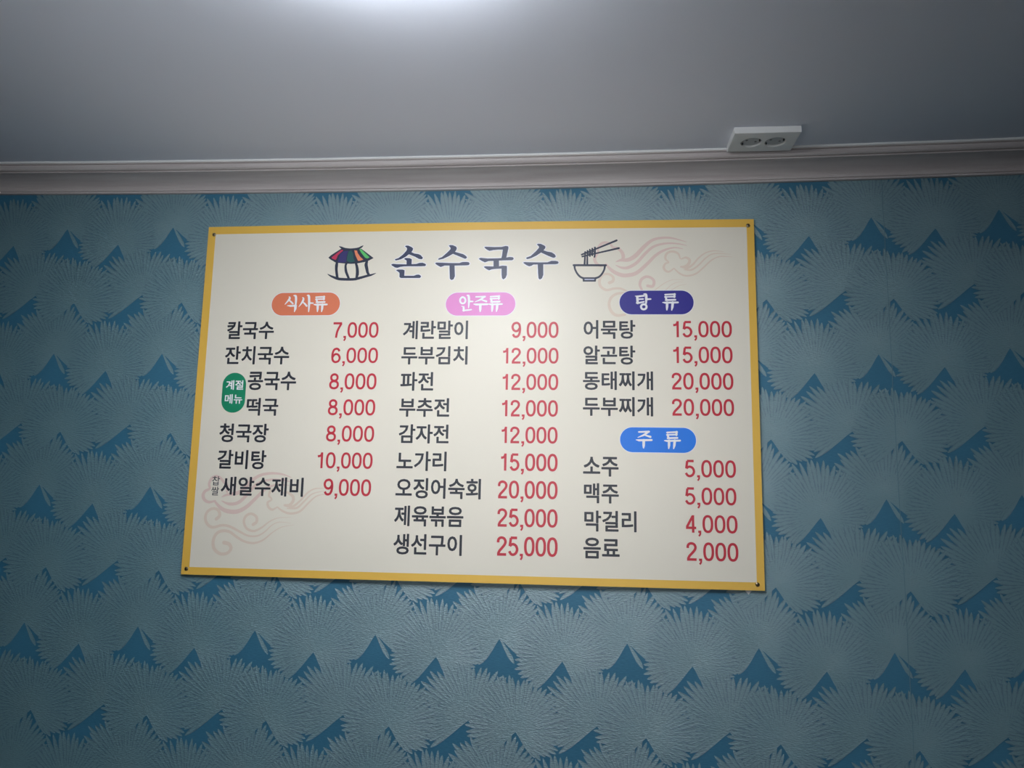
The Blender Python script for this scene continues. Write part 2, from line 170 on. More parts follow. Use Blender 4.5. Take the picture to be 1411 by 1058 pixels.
CLOUDS = [[('p',[(816.4,610.6),(805.2,608.1),(797.4,612.5),(793.4,620.5),(795.9,629.2),(800.1,635.0),(800.1,643.9),(806.6,652.6),(815.0,655.1),(823.4,652.4),(829.0,645.0),(837.4,643.4),(845.8,636.0),(849.1,625.7),(845.7,618.5)],[3.1,4.7,5.9,6.3,5.5,4.7,5.1,5.5,5.1,4.3,4.7,5.5,6.3,7.0,3.9]),('p',[(834.6,615.7),(844.3,619.1),(858.3,619.8),(872.2,627.5),(889.0,645.7),(905.8,659.3),(925.3,663.7),(944.6,662.6),(970.8,654.9)],[1.2,5.5,7.8,8.6,7.4,5.9,4.7,3.5,0.8]),('p',[(834.5,609.0),(845.7,603.9),(858.2,604.1),(874.9,613.8),(891.7,632.5),(908.5,646.4),(930.7,652.2),(952.8,651.6),(971.5,647.6)],[1.2,4.7,6.3,6.3,5.9,5.1,3.9,2.7,0.8]),('p',[(815.0,611.5),(827.6,597.7),(844.2,589.4),(858.1,588.7),(874.8,593.5),(894.3,610.7),(911.1,628.0),(927.8,638.5),(947.2,643.6),(964.2,641.0)],[3.1,7.0,7.8,7.8,7.4,6.6,5.9,4.7,2.7,0.8]),('t',[(946.1,602.1),(936.9,595.5),(930.1,597.3),(926.6,604.6),(930.2,611.8),(936.3,614.0),(930.3,620.5),(931.0,629.2),(937.4,634.9),(947.1,635.4),(955.3,630.4),(959.2,621.0),(968.9,623.6),(976.0,618.6),(974.2,610.8),(967.3,605.6),(959.0,605.1)],[2.3,3.9,4.7,4.7,3.9,2.3,4.3,4.7,4.7,4.7,3.9,2.3,4.3,5.5,5.9,5.5,3.1]),('t',[(959.0,604.9),(971.3,602.7),(982.4,609.8),(993.6,622.7),(1007.5,633.0),(1023.9,636.8),(1041.6,634.3)],[2.0,5.1,3.9,3.1,2.3,2.0,0.4]),('t',[(965.8,599.3),(979.5,598.9),(993.3,608.3),(1007.3,622.6),(1023.8,631.1),(1055.1,629.5)],[2.0,3.9,3.1,2.7,2.0,0.4]),('t',[(946.1,602.1),(957.4,591.3),(971.1,586.9),(987.6,591.1),(1001.4,602.4),(1018.1,618.1),(1034.6,625.2),(1058.5,624.0)],[2.3,3.5,3.5,3.5,3.1,2.7,2.0,0.4]),('t',[(822.0,573.7),(828.9,577.4),(828.9,585.2),(820.6,591.1),(809.4,589.7),(803.0,578.7),(805.2,566.6),(816.4,559.3),(830.3,562.0),(844.2,561.9),(858.0,555.2)],[6.3,5.9,5.1,4.7,5.1,5.5,5.5,5.1,4.7,4.3,3.5]),('p',[(895.3,567.3),(905.0,566.4),(907.8,575.9),(902.3,583.1),(892.7,585.5),(883.5,579.8),(880.7,568.9),(885.1,557.9)],[5.5,5.9,5.5,5.1,5.5,5.9,5.1,3.9]),('t',[(851.7,510.3),(835.7,508.9),(825.2,517.5),(821.4,531.9),(826.1,544.8),(837.2,551.9),(851.0,553.0)],[4.7,5.9,5.9,5.5,5.5,5.1,4.7]),('t',[(909.0,558.6),(927.0,572.0),(943.6,579.3),(965.5,578.6)],[2.0,1.2,1.0,0.4]),('t',[(929.6,558.5),(942.1,569.9),(954.5,574.7),(963.2,574.0)],[1.2,1.2,0.8,0.4]),('t',[(940.6,558.4),(954.4,566.9),(969.5,570.2)],[1.2,1.2,0.4])],[('p',[(58.4,141.3),(46.1,138.7),(36.3,143.0),(32.7,151.9),(36.2,159.7),(45.2,165.0),(43.2,173.9),(47.7,184.5),(56.8,188.9),(66.6,184.8),(73.5,177.4),(80.2,171.5),(81.1,159.6)],[3.4,5.4,6.3,6.7,5.9,4.6,5.4,5.9,5.4,5.0,5.0,5.0,5.0]),('p',[(71.0,149.0),(81.6,153.6),(98.6,156.3),(113.7,163.1),(128.1,179.8),(145.9,192.0),(167.5,196.3),(189.3,195.1),(209.8,188.8)],[1.3,5.0,7.5,8.0,7.1,5.9,5.0,3.8,0.8]),('p',[(71.5,141.5),(87.6,135.9),(106.1,139.2),(123.6,155.9),(140.9,175.5),(165.2,183.4),(190.0,183.8),(212.0,179.7)],[1.3,5.9,6.7,6.3,5.4,4.6,3.4,0.8]),('p',[(56.5,141.3),(71.1,127.6),(85.6,121.9),(104.3,121.7),(122.3,130.6),(139.8,147.2),(160.1,166.9),(181.4,174.1),(206.2,173.6)],[3.4,7.1,8.4,8.4,7.5,6.7,5.4,3.8,0.8]),('t',[(184.8,131.8),(175.2,126.6),(167.2,131.5),(165.0,140.3),(173.0,146.1),(166.6,153.6),(171.2,164.1),(185.0,165.8),(194.1,158.6),(202.4,160.2),(214.2,153.0),(215.7,144.2),(209.2,136.1),(198.7,135.9)],[2.5,4.6,5.0,5.0,2.5,4.6,5.0,5.0,2.5,4.6,5.9,5.9,5.9,3.4]),('t',[(198.2,134.7),(214.9,133.2),(229.5,144.4),(243.9,160.3),(258.8,168.3),(275.7,168.8)],[2.1,5.0,3.8,3.4,2.5,0.8]),('t',[(204.3,129.5),(224.2,131.1),(238.7,144.6),(253.3,158.1),(276.8,164.4)],[1.7,4.2,3.4,2.5,0.8]),('t',[(184.8,131.8),(197.0,123.8),(212.6,120.0),(230.8,124.7),(248.1,142.4),(262.7,154.4),(282.3,158.6)],[2.5,4.2,4.6,4.2,3.4,2.5,0.8]),('t',[(63.3,106.7),(69.7,113.3),(65.8,123.6),(54.0,126.3),(43.5,119.3),(40.8,106.8),(47.1,95.1),(58.4,90.6),(75.2,94.8),(90.9,93.1),(110.1,84.7),(129.3,76.3),(147.9,76.1),(162.7,84.3),(177.2,97.8),(192.2,103.4),(213.8,101.5)],[6.7,6.3,5.9,5.4,5.4,5.9,5.9,5.4,5.0,5.0,4.6,3.8,3.4,2.5,1.7,1.3,0.4]),('t',[(138.6,97.6),(145.3,103.0),(143.7,112.7),(132.5,118.1),(122.1,112.3),(119.8,101.0),(126.8,89.4),(141.0,85.3),(156.0,92.1),(170.6,103.5),(188.6,111.3),(213.7,112.6)],[6.3,5.9,5.4,5.0,5.4,5.0,5.0,4.6,3.8,2.5,1.3,0.4]),('t',[(82.4,62.0),(92.8,59.4),(97.2,50.7),(90.1,42.1),(76.3,40.9),(64.2,49.0),(60.2,63.0),(64.7,77.2),(76.0,83.9),(91.7,82.8),(107.9,72.9),(124.0,65.0),(142.7,62.6),(160.7,68.8),(178.2,83.2),(195.9,93.8),(220.7,98.7)],[7.5,7.1,6.3,5.9,6.3,6.7,6.3,5.9,5.9,5.4,5.0,4.6,4.2,3.4,2.1,1.3,0.4])]]
SCREWS = [(12.7,683.5),(1088.8,687.1),(1087.2,10.6),(10.2,10.6)]
INNER = [(14.5,684.0),(1085.4,683.9),(1086.9,15.1),(17.4,13.9)]

# back wall: a slab from floor to above the cornice
bm = bmesh.new(); box_bm(bm, -3.0, 3.0, 0.0, 0.10, 0.0, 2.43)
wall = bm_obj('wall_back', bm, M_wall); tag(wall, 'blue wallpapered wall with silvery palm fan pattern behind the menu board', kind='structure')
# ground colour varies a little; woven horizontal emboss
n, l, b = nodes(M_wall)
tc = n.new('ShaderNodeTexCoord')
mp = n.new('ShaderNodeMapping'); mp.inputs['Scale'].default_value = (1, 1, 9); l.new(tc.outputs['Object'], mp.inputs[0])
no = n.new('ShaderNodeTexNoise'); no.inputs['Scale'].default_value = 110; no.inputs['Detail'].default_value = 3; l.new(mp.outputs[0], no.inputs[0])
add_bump(M_wall, no.outputs[0], 0.25, 0.0006)
cr = n.new('ShaderNodeValToRGB'); cr.color_ramp.elements[0].color = srgb(50, 108, 138); cr.color_ramp.elements[1].color = srgb(62, 122, 150)
cr.color_ramp.elements[0].position = 0.3; cr.color_ramp.elements[1].position = 0.7
l.new(no.outputs[0], cr.inputs[0]); l.new(cr.outputs[0], b.inputs['Base Color'])
# pearl ink: fine horizontal ribs + streaks running along every leaflet, darker seams between leaflets
n, l, b = nodes(M_leaf)
tc = n.new('ShaderNodeTexCoord')
mp = n.new('ShaderNodeMapping'); mp.inputs['Scale'].default_value = (1, 1, 7); l.new(tc.outputs['Object'], mp.inputs[0])
no = n.new('ShaderNodeTexNoise'); no.inputs['Scale'].default_value = 130; no.inputs['Detail'].default_value = 3; l.new(mp.outputs[0], no.inputs[0])
at = n.new('ShaderNodeAttribute'); at.attribute_name = 'leaf'      # x: across -1..1, y: along in cm, z: leaflet number
sp = n.new('ShaderNodeSeparateXYZ'); l.new(at.outputs['Vector'], sp.inputs[0])
ab = n.new('ShaderNodeMath'); ab.operation = 'ABSOLUTE'; l.new(sp.outputs[0], ab.inputs[0])
mp2 = n.new('ShaderNodeMapping'); mp2.inputs['Scale'].default_value = (2.2, 0.9, 7.3); l.new(at.outputs['Vector'], mp2.inputs[0])
no2 = n.new('ShaderNodeTexNoise'); no2.inputs['Scale'].default_value = 1.6; no2.inputs['Detail'].default_value = 4; l.new(mp2.outputs[0], no2.inputs[0])
# seam mask: edge closeness (fading out towards the fan's centre) plus streak noise
fd = n.new('ShaderNodeMapRange'); fd.inputs['From Min'].default_value = 1.0; fd.inputs['From Max'].default_value = 5.5
fd.inputs['To Min'].default_value = 0.1; fd.inputs['To Max'].default_value = 0.52; l.new(sp.outputs[1], fd.inputs['Value'])
ad = n.new('ShaderNodeMath'); ad.operation = 'MULTIPLY_ADD'; l.new(fd.outputs[0], ad.inputs[1]); l.new(ab.outputs[0], ad.inputs[0])
l.new(no2.outputs[0], ad.inputs[2])
cr = n.new('ShaderNodeValToRGB')
cr.color_ramp.elements[0].position = 0.86; cr.color_ramp.elements[0].color = LEAF_A
cr.color_ramp.elements[1].position = 1.22; cr.color_ramp.elements[1].color = LEAF_B
l.new(ad.outputs[0], cr.inputs[0]); l.new(cr.outputs[0], b.inputs['Base Color'])
cr.color_ramp.elements[1].position = 1.04; cr.color_ramp.elements[0].position = 0.76
hs = n.new('ShaderNodeMath'); hs.operation = 'MULTIPLY_ADD'; hs.inputs[1].default_value = -0.35
l.new(ad.outputs[0], hs.inputs[0]); l.new(no.outputs[0], hs.inputs[2])
add_bump(M_leaf, hs.outputs[0], 0.9, 0.0014)
b.inputs['Anisotropic'].default_value = 0.0

# palm fan pattern: four fans to a repeat of 234 x 268 mm
FANS = {  # origin in the repeat, [(angle deg, length mm)...] anchors, extra single leaflets
 'a': ((117, 36), [(-36, 67), (-15, 80), (7, 88), (30, 92), (50, 96), (73, 105), (95, 104), (118, 106), (127, 112), (142, 110), (160, 100), (185, 92), (210, 84), (225, 70), (240, 58)], [(-59, 54)]),
 'b': ((0, 0), [(-56, 56), (-35, 70), (-7, 82), (15, 88), (40, 92), (67, 96), (85, 100), (99, 102), (113, 104), (135, 96), (151, 88), (175, 84), (197, 88), (215, 80), (232, 73)], []),
 'c': ((63, -110), [(-48, 60), (-25, 82), (0, 96), (30, 104), (50, 108), (66, 94), (85, 98), (100, 100), (123, 104), (133, 108), (141, 110), (156, 112), (163, 92), (180, 84), (204, 90), (219, 85)], []),
 'd': ((-84, -126), [(-52, 58), (-35, 75), (-20, 86), (6, 90), (35, 97), (54, 96), (75, 91), (92, 96), (110, 100), (135, 98), (160, 94), (185, 90), (205, 82), (222, 66)], [])}
rnd = random.Random(11)
def leaflet(ang, L, base_w):
    """stations (distance, half width); a lance-shaped blade"""
    prof = [(0.0, 0.35), (0.18, 0.42), (0.45, 0.80), (0.70, 1.0), (0.86, 0.82), (0.96, 0.42), (1.0, 0.0)]
    return [(t * L, max(base_w * q, 0.25)) if t < 1 else (L, 0.0) for t, q in prof]
protos = {}
for key, (org, anc, extra) in FANS.items():
    leaves = []; a = anc[0][0]; k = 0
    while a <= anc[-1][0] + 0.1:
        for (a0, l0), (a1, l1) in zip(anc, anc[1:]):
            if a0 <= a <= a1:
                L = l0 + (l1 - l0) * (a - a0) / (a1 - a0)
        edge = a < anc[0][0] + 4 or a > anc[-1][0] - 4
        L *= 1 + (0 if edge else rnd.uniform(-0.07, 0.04))
        bend = rnd.uniform(-0.05, 0.05)
        leaves.append((a, L, 5.1 * rnd.uniform(0.85, 1.08), bend, k)); k += 1
        a += rnd.uniform(5.2, 6.7)
    for a, L in extra: leaves.append((a, L, 4.0, 0.02, k)); k += 1
    protos[key] = (org, leaves)
verts, faces, attr = [], [], []
def add_leaf(cu, cv, lf, depth):
    a, L, bw, bend, k = lf
    st = leaflet(a, L, bw); i0 = len(verts); prev = None
    for (s, hw) in st:
        th = math.radians(a) + bend * (s / L) ** 2 * 1.2
        th0 = math.radians(a) + bend * (s / L) ** 2 * 0.6
        cx, cz = cu + s * math.cos(th0), cv + s * math.sin(th0)
        nx, nz = -math.sin(th), math.cos(th)
        row = []
        for q in ((-1, 0, 1) if hw > 0 else (0,)):
            row.append(len(verts)); verts.append((wx(cx + nx * hw * q), -depth, wz(cz + nz * hw * q)))
            attr.append((float(q), s / 10.0, k * 1.7))
        if prev:
            if len(row) == 3:
                faces.append((prev[0], prev[1], row[1], row[0])); faces.append((prev[1], prev[2], row[2], row[1]))
            else:
                faces.append((prev[0], prev[1], row[0])); faces.append((prev[1], prev[2], row[0]))
        prev = row
SEAM_U = 1345.0                     # joint between two wallpaper lengths; the right one hangs 10 mm higher
for i in range(-8, 11):
    for j in range(-5, 4):
        for key, (org, leaves) in protos.items():
            cu = 1205 + org[0] + 234 * i; cv = 134 + org[1] + 268 * j
            if cu > SEAM_U + 40: cv += 12
            if cu < -2300 or cu > 3300: continue
            base = {'a': 0.10, 'b': 0.36, 'c': 0.62, 'd': 0.88}[key] / 1000
            for q, lf in enumerate(leaves):
                top = cv + lf[1] * math.sin(math.radians(lf[0]))
                if top > 800 or cv > 800: 
                    if cv > 800: continue
                add_leaf(cu, cv, lf, base + (q + 1) * 0.0000045)
print('leaf verts', len(verts), 'faces', len(faces))
pat = mesh_obj('palm_fan_print', verts, faces, M_leaf, wall)
at = pat.data.attributes.new('leaf', 'FLOAT_VECTOR', 'POINT')
at.data.foreach_set('vector', [c for v in attr for c in v])
tag(pat, 'silvery pearl palm fans printed over the blue ground', kind='stuff')
# pasted joint between two lengths of paper, a slightly raised lip
vs, fs = [], []
rnd2 = random.Random(5)
for k in range(60):
    z = 0.05 + k * 0.0395; wob = rnd2.uniform(-0.0008, 0.0008); x = wx(SEAM_U) + wob
    vs += [(x - 0.0010, -0.0010, z), (x, -0.00135, z), (x + 0.0005, -0.0002, z)]
    if k: o_ = 3 * k; fs += [(o_ - 3, o_ - 2, o_ + 1, o_), (o_ - 2, o_ - 1, o_ + 2, o_ + 1)]
tag(mesh_obj('wallpaper_joint', vs, fs, M_joint, wall, True), 'raised vertical joint between two lengths of wallpaper')

# ------------------------------------------------------------------ ceiling, cornice, caulk
vs, fs = [], []
YS = [0.0, -0.3, -0.8, -1.6, -3.0, -5.0]
for x in XS:
    for y in YS:
        fade = max(0.0, 1 + y / 3.0)
        vs.append((x, y, CEIL + (sagmm(xs_u(x)) / 1000) * fade + 0.009 * (1 - fade) * 0.6))
nv = len(vs); ny = len(YS)
vs += [(x, y, z + 0.08) for x, y, z in vs]
for i in range(len(XS) - 1):
    for j in range(ny - 1):
        a = i * ny + j
        fs.append((a, a + 1, a + ny + 1, a + ny)); fs.append((nv + a, nv + a + ny, nv + a + ny + 1, nv + a + 1))
for i in range(len(XS) - 1):
    for j in (0, ny - 1):
        a = i * ny + j; fs.append((a, a + ny, nv + a + ny, nv + a))
for i in (0, len(XS) - 1):
    for j in range(ny - 1):
        a = i * ny + j; fs.append((a, a + 1, nv + a + 1, nv + a))
ceil = mesh_obj('ceiling', vs, fs, M_ceil, None, False)
tag(ceil, 'plain off-white ceiling sloping into view above the cornice', kind='structure')
n, l, b = nodes(M_ceil)
tc = n.new('ShaderNodeTexCoord'); no = n.new('ShaderNodeTexNoise'); no.inputs['Scale'].default_value = 300
l.new(tc.outputs['Object'], no.inputs[0]); add_bump(M_ceil, no.outputs[0], 0.08, 0.0005)

prof = [(60, 0), (60, 4.6), (59.4, 5.3), (56.6, 5.4), (56.0, 6.4), (57.9, 7.0), (58.2, 8.2), (57.5, 10.5), (55.6, 13.6), (53.0, 15.6), (51.6, 15.9),
        (48.0, 16.0), (47.6, 17.2), (49.8, 17.6), (50.4, 18.4), (49.6, 19.4)]
for k in range(1, 12):             # the cove
    t = k / 12.0; ang = t * math.pi / 2
    prof.append((49.6 - 43.6 * math.sin(ang) ** 1.15 * 1.0, 19.4 + 21.6 * (1 - math.cos(ang)) ** 0.95))
prof += [(5.6, 41.0), (3.2, 41.1), (3.0, 42.0), (6.4, 42.4), (7.4, 43.6), (7.4, 45.4), (6.2, 47.0), (0, 47.2)]
def sweep(name, prof, m, parent=None, zfun=None, smooth=True, xs=XS):
    vs, fs = [], []; k = len(prof)
    for x in xs:
        s = sagmm(xs_u(x)) / 1000
        for dpt, h in prof:
            z = CEIL + s - h / 1000
            vs.append((x, -dpt / 1000, z if not zfun else zfun(x, dpt, z)))
    for i in range(len(xs) - 1):
        for j in range(k):
            a, b_ = i * k + j, i * k + (j + 1) % k
            fs.append((a, b_, b_ + k, a + k))
    fs.append(tuple(range(k))); fs.append(tuple(range((len(xs) - 1) * k, len(xs) * k))[::-1])
    return mesh_obj(name, vs, fs, m, parent, smooth)
corn = sweep('trim_1', prof + [(0, 0)], M_corn, smooth=False)
tag(corn, 'pale taupe crown moulding along the top of the papered wall', kind='structure')
add_noise_colour(M_corn, srgb(190, 182, 182), srgb(204, 198, 197), 30, (0.15, 2, 4), coord='Object')
bead = [(59.5, 0), (59.5, 3.6), (61.0, 3.9), (62.2, 3.0), (62.8, 0)]
rc = random.Random(3); wob = {x: rc.uniform(-0.35, 0.35) for x in XS}
cau = sweep('caulk_bead', bead, M_caulk, corn, smooth=True)
tag(cau, 'white caulk line where the moulding meets the ceiling')
for v in cau.data.vertices:
    if v.co.z < CEIL + 0.02 and v.co.y < -0.0605: v.co.y -= 0.0006 * math.sin(v.co.x * 37) * math.cos(v.co.x * 11)
# the rest of the room, behind and beside the camera
bm = bmesh.new(); box_bm(bm, -3.0, 3.0, -5.0, 0.10, -0.10, 0.0); fl = bm_obj('floor', bm, M_floor); tag(fl, 'floor of the dining room', kind='structure')
for nm, x0, x1, y0, y1 in (('wall_left', -3.1, -3.0, -5.0, 0.1), ('wall_right', 3.0, 3.1, -5.0, 0.1), ('wall_front', -3.0, 3.0, -5.1, -5.0)):
    bm = bmesh.new(); box_bm(bm, x0, x1, y0, y1, 0.0, 2.43); tag(bm_obj(nm, bm, M_side), kind='structure')

# ------------------------------------------------------------------ flat-print helpers (board millimetres u, v)
def bow(u): return 5.0 * (1 - ((u - 550) / 550.0) ** 2)     # the board bellies out between its screws
def bp(u, v, layer):                                        # local to the board's Empty (lower left corner on the wall plane)
    return (u / 1000.0, BY - (bow(u) + 0.12 + 0.15 * layer) / 1000.0, v / 1000.0)
root = bpy.data.objects.new('menu_board', None); C.objects.link(root); root.location = (SX, 0, SZ)
tag(root, 'large cream menu board with yellow border, black Korean dishes and red prices on the wall', 'menu board')

class Flat:
    def __init__(s): s.v, s.f, s.k = [], [], 0
    def lift(s, layer):            # every stroke lies a hair above the one before, never in its plane
        s.k += 1; return layer + min(s.k, 60) * 0.016
    def poly(s, pts, layer):
        layer = s.lift(layer); i0 = len(s.v); s.v += [bp(u, v, layer) for u, v in pts]
        for t in tessellate_polygon([[Vector((u, v, 0)) for u, v in pts]]): s.f.append(tuple(i0 + q for q in t))
    def disc(s, u, v, r_, layer, n_=10):
        s.poly([(u + r_ * math.cos(2 * math.pi * k / n_), v + r_ * math.sin(2 * math.pi * k / n_)) for k in range(n_)], layer)
    def ribbon(s, pts, ws, layer, smooth=True, caps=True, closed=False):
        P = [Vector(p) for p in pts]; W = list(ws)
        if smooth and len(P) > 2:
            Q, X = [], []
            for i in range(len(P) - 1):
                p0, p1, p2, p3 = P[max(i - 1, 0)], P[i], P[i + 1], P[min(i + 2, len(P) - 1)]
                if closed or (P[0] - P[-1]).length < 1e-6:
                    if i == 0: p0 = P[-2]
                    if i == len(P) - 2: p3 = P[1]
                for k in range(5):
                    t = k / 5.0
                    Q.append(0.5 * ((2 * p1) + (-p0 + p2) * t + (2 * p0 - 5 * p1 + 4 * p2 - p3) * t * t + (-p0 + 3 * p1 - 3 * p2 + p3) * t ** 3))
                    X.append(W[i] + (W[i + 1] - W[i]) * t)
            Q.append(P[-1]); X.append(W[-1]); P, W = Q, X
        layer = s.lift(layer); i0 = len(s.v); m_ = len(P)
        for i in range(m_):
            tdir = (P[min(i + 1, m_ - 1)] - P[max(i - 1, 0)]).normalized(); nn = Vector((-tdir.y, tdir.x)) * W[i] / 2
            s.v.append(bp(P[i].x + nn.x, P[i].y + nn.y, layer)); s.v.append(bp(P[i].x - nn.x, P[i].y - nn.y, layer))
            if i: a = i0 + 2 * i; s.f.append((a - 2, a - 1, a + 1, a))
        if caps:
            for q in (0, -1):
                if W[q] > 0.8: s.disc(P[q].x, P[q].y, W[q] / 2, layer)
    def build(s, name, m, parent, label=None):
        o = mesh_obj(name, s.v, s.f, m, parent)
        # all print faces look into the room
        me = o.data; bm = bmesh.new(); bm.from_mesh(me)
        for f_ in bm.faces:
            f_.normal_update()
            if f_.normal.y > 0: f_.normal_flip()
        bm.to_mesh(me); bm.free()
        if label: o['label'] = label
        return o

# hangul from the text engine's built-in face, thickened by overprinting, fitted to a measured box
def glyph_mesh(text, bold=0.021):
    cu = bpy.data.curves.new('lettering', 'FONT'); cu.body = text; cu.size = 1; cu.resolution_u = 3
    o = bpy.data.objects.new('lettering', cu); C.objects.link(o)
    bpy.context.view_layer.update()
    me = bpy.data.meshes.new_from_object(o.evaluated_get(bpy.context.evaluated_depsgraph_get()))
    vs = [v.co.copy() for v in me.vertices]; fs = [tuple(p.vertices) for p in me.polygons]
    bpy.data.objects.remove(o); bpy.data.curves.remove(cu); bpy.data.meshes.remove(me)
    V, F = [], []
    for k in range(9):
        dx, dy = (0, 0) if k == 8 else (bold * math.cos(k * math.pi / 4 + .39), bold * math.sin(k * math.pi / 4 + .39))
        i0 = len(V); V += [(v.x + dx * 1.1, v.y + dy) for v in vs]; F += [tuple(i0 + i for i in f_) for f_ in fs]
    return V, F
def text_flat(fl, text, bx, layer, bold=0.021):
    V, F = glyph_mesh(text, bold)
    x0 = min(v[0] for v in V); x1 = max(v[0] for v in V); y0 = min(v[1] for v in V); y1 = max(v[1] for v in V)
    i0 = len(fl.v); per = len(V) // 9
    for q, (x, y) in enumerate(V): fl.v.append(bp(bx[0] + (x - x0) / (x1 - x0) * (bx[1] - bx[0]), bx[2] + (y - y0) / (y1 - y0) * (bx[3] - bx[2]), layer + 0.05 * (q // per)))
    fl.f += [tuple(i0 + i for i in f_) for f_ in F]

# grotesque numerals as pen strokes in a 0.6 x 1 box
def ell(cx, cy, rx, ry, n_=16, p_=2.35):
    out = []
    for k in range(n_ + 1):
        a = 2 * math.pi * k / n_; c_, s_ = math.cos(a), math.sin(a)
        out.append((cx + rx * math.copysign(abs(c_) ** (2 / p_), c_), cy + ry * math.copysign(abs(s_) ** (2 / p_), s_)))
    return out
SIX = [(.50, .77), (.42, .90), (.30, .935), (.17, .87), (.09, .68), (.07, .42), (.11, .18), (.22, .075), (.32, .065), (.46, .13), (.53, .31), (.47, .50), (.32, .585), (.18, .53), (.09, .38)]
DIG = {'0': [(ell(.3, .5, .233, .437), 1)], '1': [([(.04, .745), (.16, .76), (.25, .82), (.29, .93)], 0.85), ([(.30, .99), (.30, 0)], 0)],
 '2': [([(.075, .68), (.09, .82), (.17, .91), (.30, .935), (.44, .88), (.51, .74), (.47, .59), (.33, .42), (.17, .25), (.09, .09)], 1), ([(.03, .062), (.565, .062)], 0)],
 '4': [([(.42, 0), (.42, .98)], 0), ([(.40, .93), (.075, .32)], 0), ([(.02, .27), (.59, .27)], 0)],
 '5': [([(.52, .935), (.14, .935)], 0), ([(.155, .93), (.095, .50)], 0), ([(.10, .50), (.20, .585), (.32, .60), (.46, .52), (.53, .34), (.47, .16), (.33, .065), (.18, .09), (.07, .24)], 1)],
 '6': [(SIX, 1)], '7': [([(.03, .935), (.575, .935)], 0), ([(.54, .92), (.41, .68), (.29, .38), (.235, .0)], 1)],
 '8': [(ell(.3, .735, .195, .20, 16, 2.1), 1), (ell(.3, .285, .235, .222, 16, 2.2), 1)],
 '9': [([(.6 - x, 1 - y) for x, y in SIX], 1)]}
def price_flat(fl, text, bx, layer):
    x = 0.0; strokes = []; last = 0
    for ch in text:
        if ch == ',':
            strokes.append(([(x + .11, .12), (x + .11, -.01)], 0, .17)); strokes.append(([(x + .145, .03), (x + .13, -.09), (x + .06, -.19)], 1, .10)); x += .27
        else:
            for pts, sm in DIG[ch]: strokes.append(([(x + px, py) for px, py in pts], sm, .138))
            last = x + (.37 if ch == '1' else .597); x += .675 if ch != '1' else .56
    first = 0.03 if text[0] != '1' else 0.0
    kx = (bx[1] - bx[0]) / (last - first); ky = bx[3] - bx[2]
    for pts, sm, w_ in strokes:
        fl.ribbon([(bx[0] + (px - first) * kx, bx[2] + py * ky) for px, py in pts], [w_ * ky * 1.0] * len(pts), layer, smooth=bool(sm), caps=False)

# ------------------------------------------------------------------ the menu board
vs, fs = [], []; NU = 24
for i in range(NU + 1):
    u = 1100.0 * i / NU
    for v in (0.0, 700.0):
        vs.append((u / 1000, BY - bow(u) / 1000, v / 1000)); vs.append((u / 1000, BY + 0.003 - bow(u) / 1000, v / 1000))
for i in range(NU):
    a = 4 * i
    fs += [(a, a + 4, a + 6, a + 2), (a + 1, a + 3, a + 7, a + 5), (a, a + 1, a + 5, a + 4), (a + 2, a + 6, a + 7, a + 3)]
fs += [(0, 2, 3, 1), (4 * NU, 4 * NU + 1, 4 * NU + 3, 4 * NU + 2)]
panel = mesh_obj('panel', vs, fs, M_board, root)
panel.data.materials.append(M_edge)
brd = Flat(); i0 = 0
outer = lambda u, v: (u, v)
def strip(fl, u0, u1, va0, va1, vb0, vb1, layer, n_=20):     # quad strip between two lines
    i0 = len(fl.v)
    for k in range(n_ + 1):
        t = k / n_; u = u0 + (u1 - u0) * t
        fl.v.append(bp(u, va0 + (va1 - va0) * t, layer)); fl.v.append(bp(u, vb0 + (vb1 - vb0) * t, layer))
        if k: a = i0 + 2 * k; fl.f.append((a - 2, a - 1, a + 1, a))
strip(brd, 0, 1100, 0, 0, 14.3, 14.3, 0); strip(brd, 0, 1100, 684, 684, 700, 700, 0)
strip(brd, 0, 16, 14.3, 14.3, 684, 684, 0, 1); strip(brd, 1086, 1100, 14.3, 14.3, 684, 684, 0, 1)
brd.build('border', M_yel, root, 'mustard yellow printed border')

# clouds first (lowest print), then emblems, title, headings, dishes
for which, (cl, runs) in enumerate(zip(CLOUDS, ((4, 4, 1, 1, 1, 1, 1, 1), (4, 4, 1, 1, 1)))):
    k = 0
    for nrun in runs:
        fl = Flat(); c_ = cl[k][0]
        for _, pts, ws in cl[k:k + nrun]: fl.ribbon(pts, ws, 0.0 if c_ == 't' else 0.3, caps=True)
        k += nrun
        fl.build('cloud_motif', M_cloud[c_], root, 'faint %s curling cloud line at %s' % ({'p': 'pink', 't': 'tan'}[c_], ('the upper right', 'the lower left')[which]))
fl = Flat(); fl.poly(PAV['roof'], 1)
for pts, ws in PAV['lines']: fl.ribbon(pts, ws, 1, caps=True)
pav = fl.build('pavilion_emblem', M_ink, root, 'dark drawn pavilion emblem with multicoloured roof')
for pts, m_, lb in zip(PAV['panels'], (M_rose, M_violet, M_pine, M_salmon, M_lime), ('rose', 'violet', 'dark green', 'salmon', 'light green')):
    fl = Flat(); fl.poly(pts, 2); fl.build('roof_stripe', m_, pav, lb + ' roof stripe')
fl = Flat()
for pts, ws in BOWL['lines']: fl.ribbon(pts, ws, 1, caps=True)
fl.poly(BOWL['foot'], 1)
bw = fl.build('noodle_bowl_emblem', M_ink, root, 'line drawn bowl with noodles wound on chopsticks')
fl = Flat(); fl.poly(BOWL['footin'], 2); fl.build('bowl_foot', M_footin, bw, 'lilac foot of the bowl')
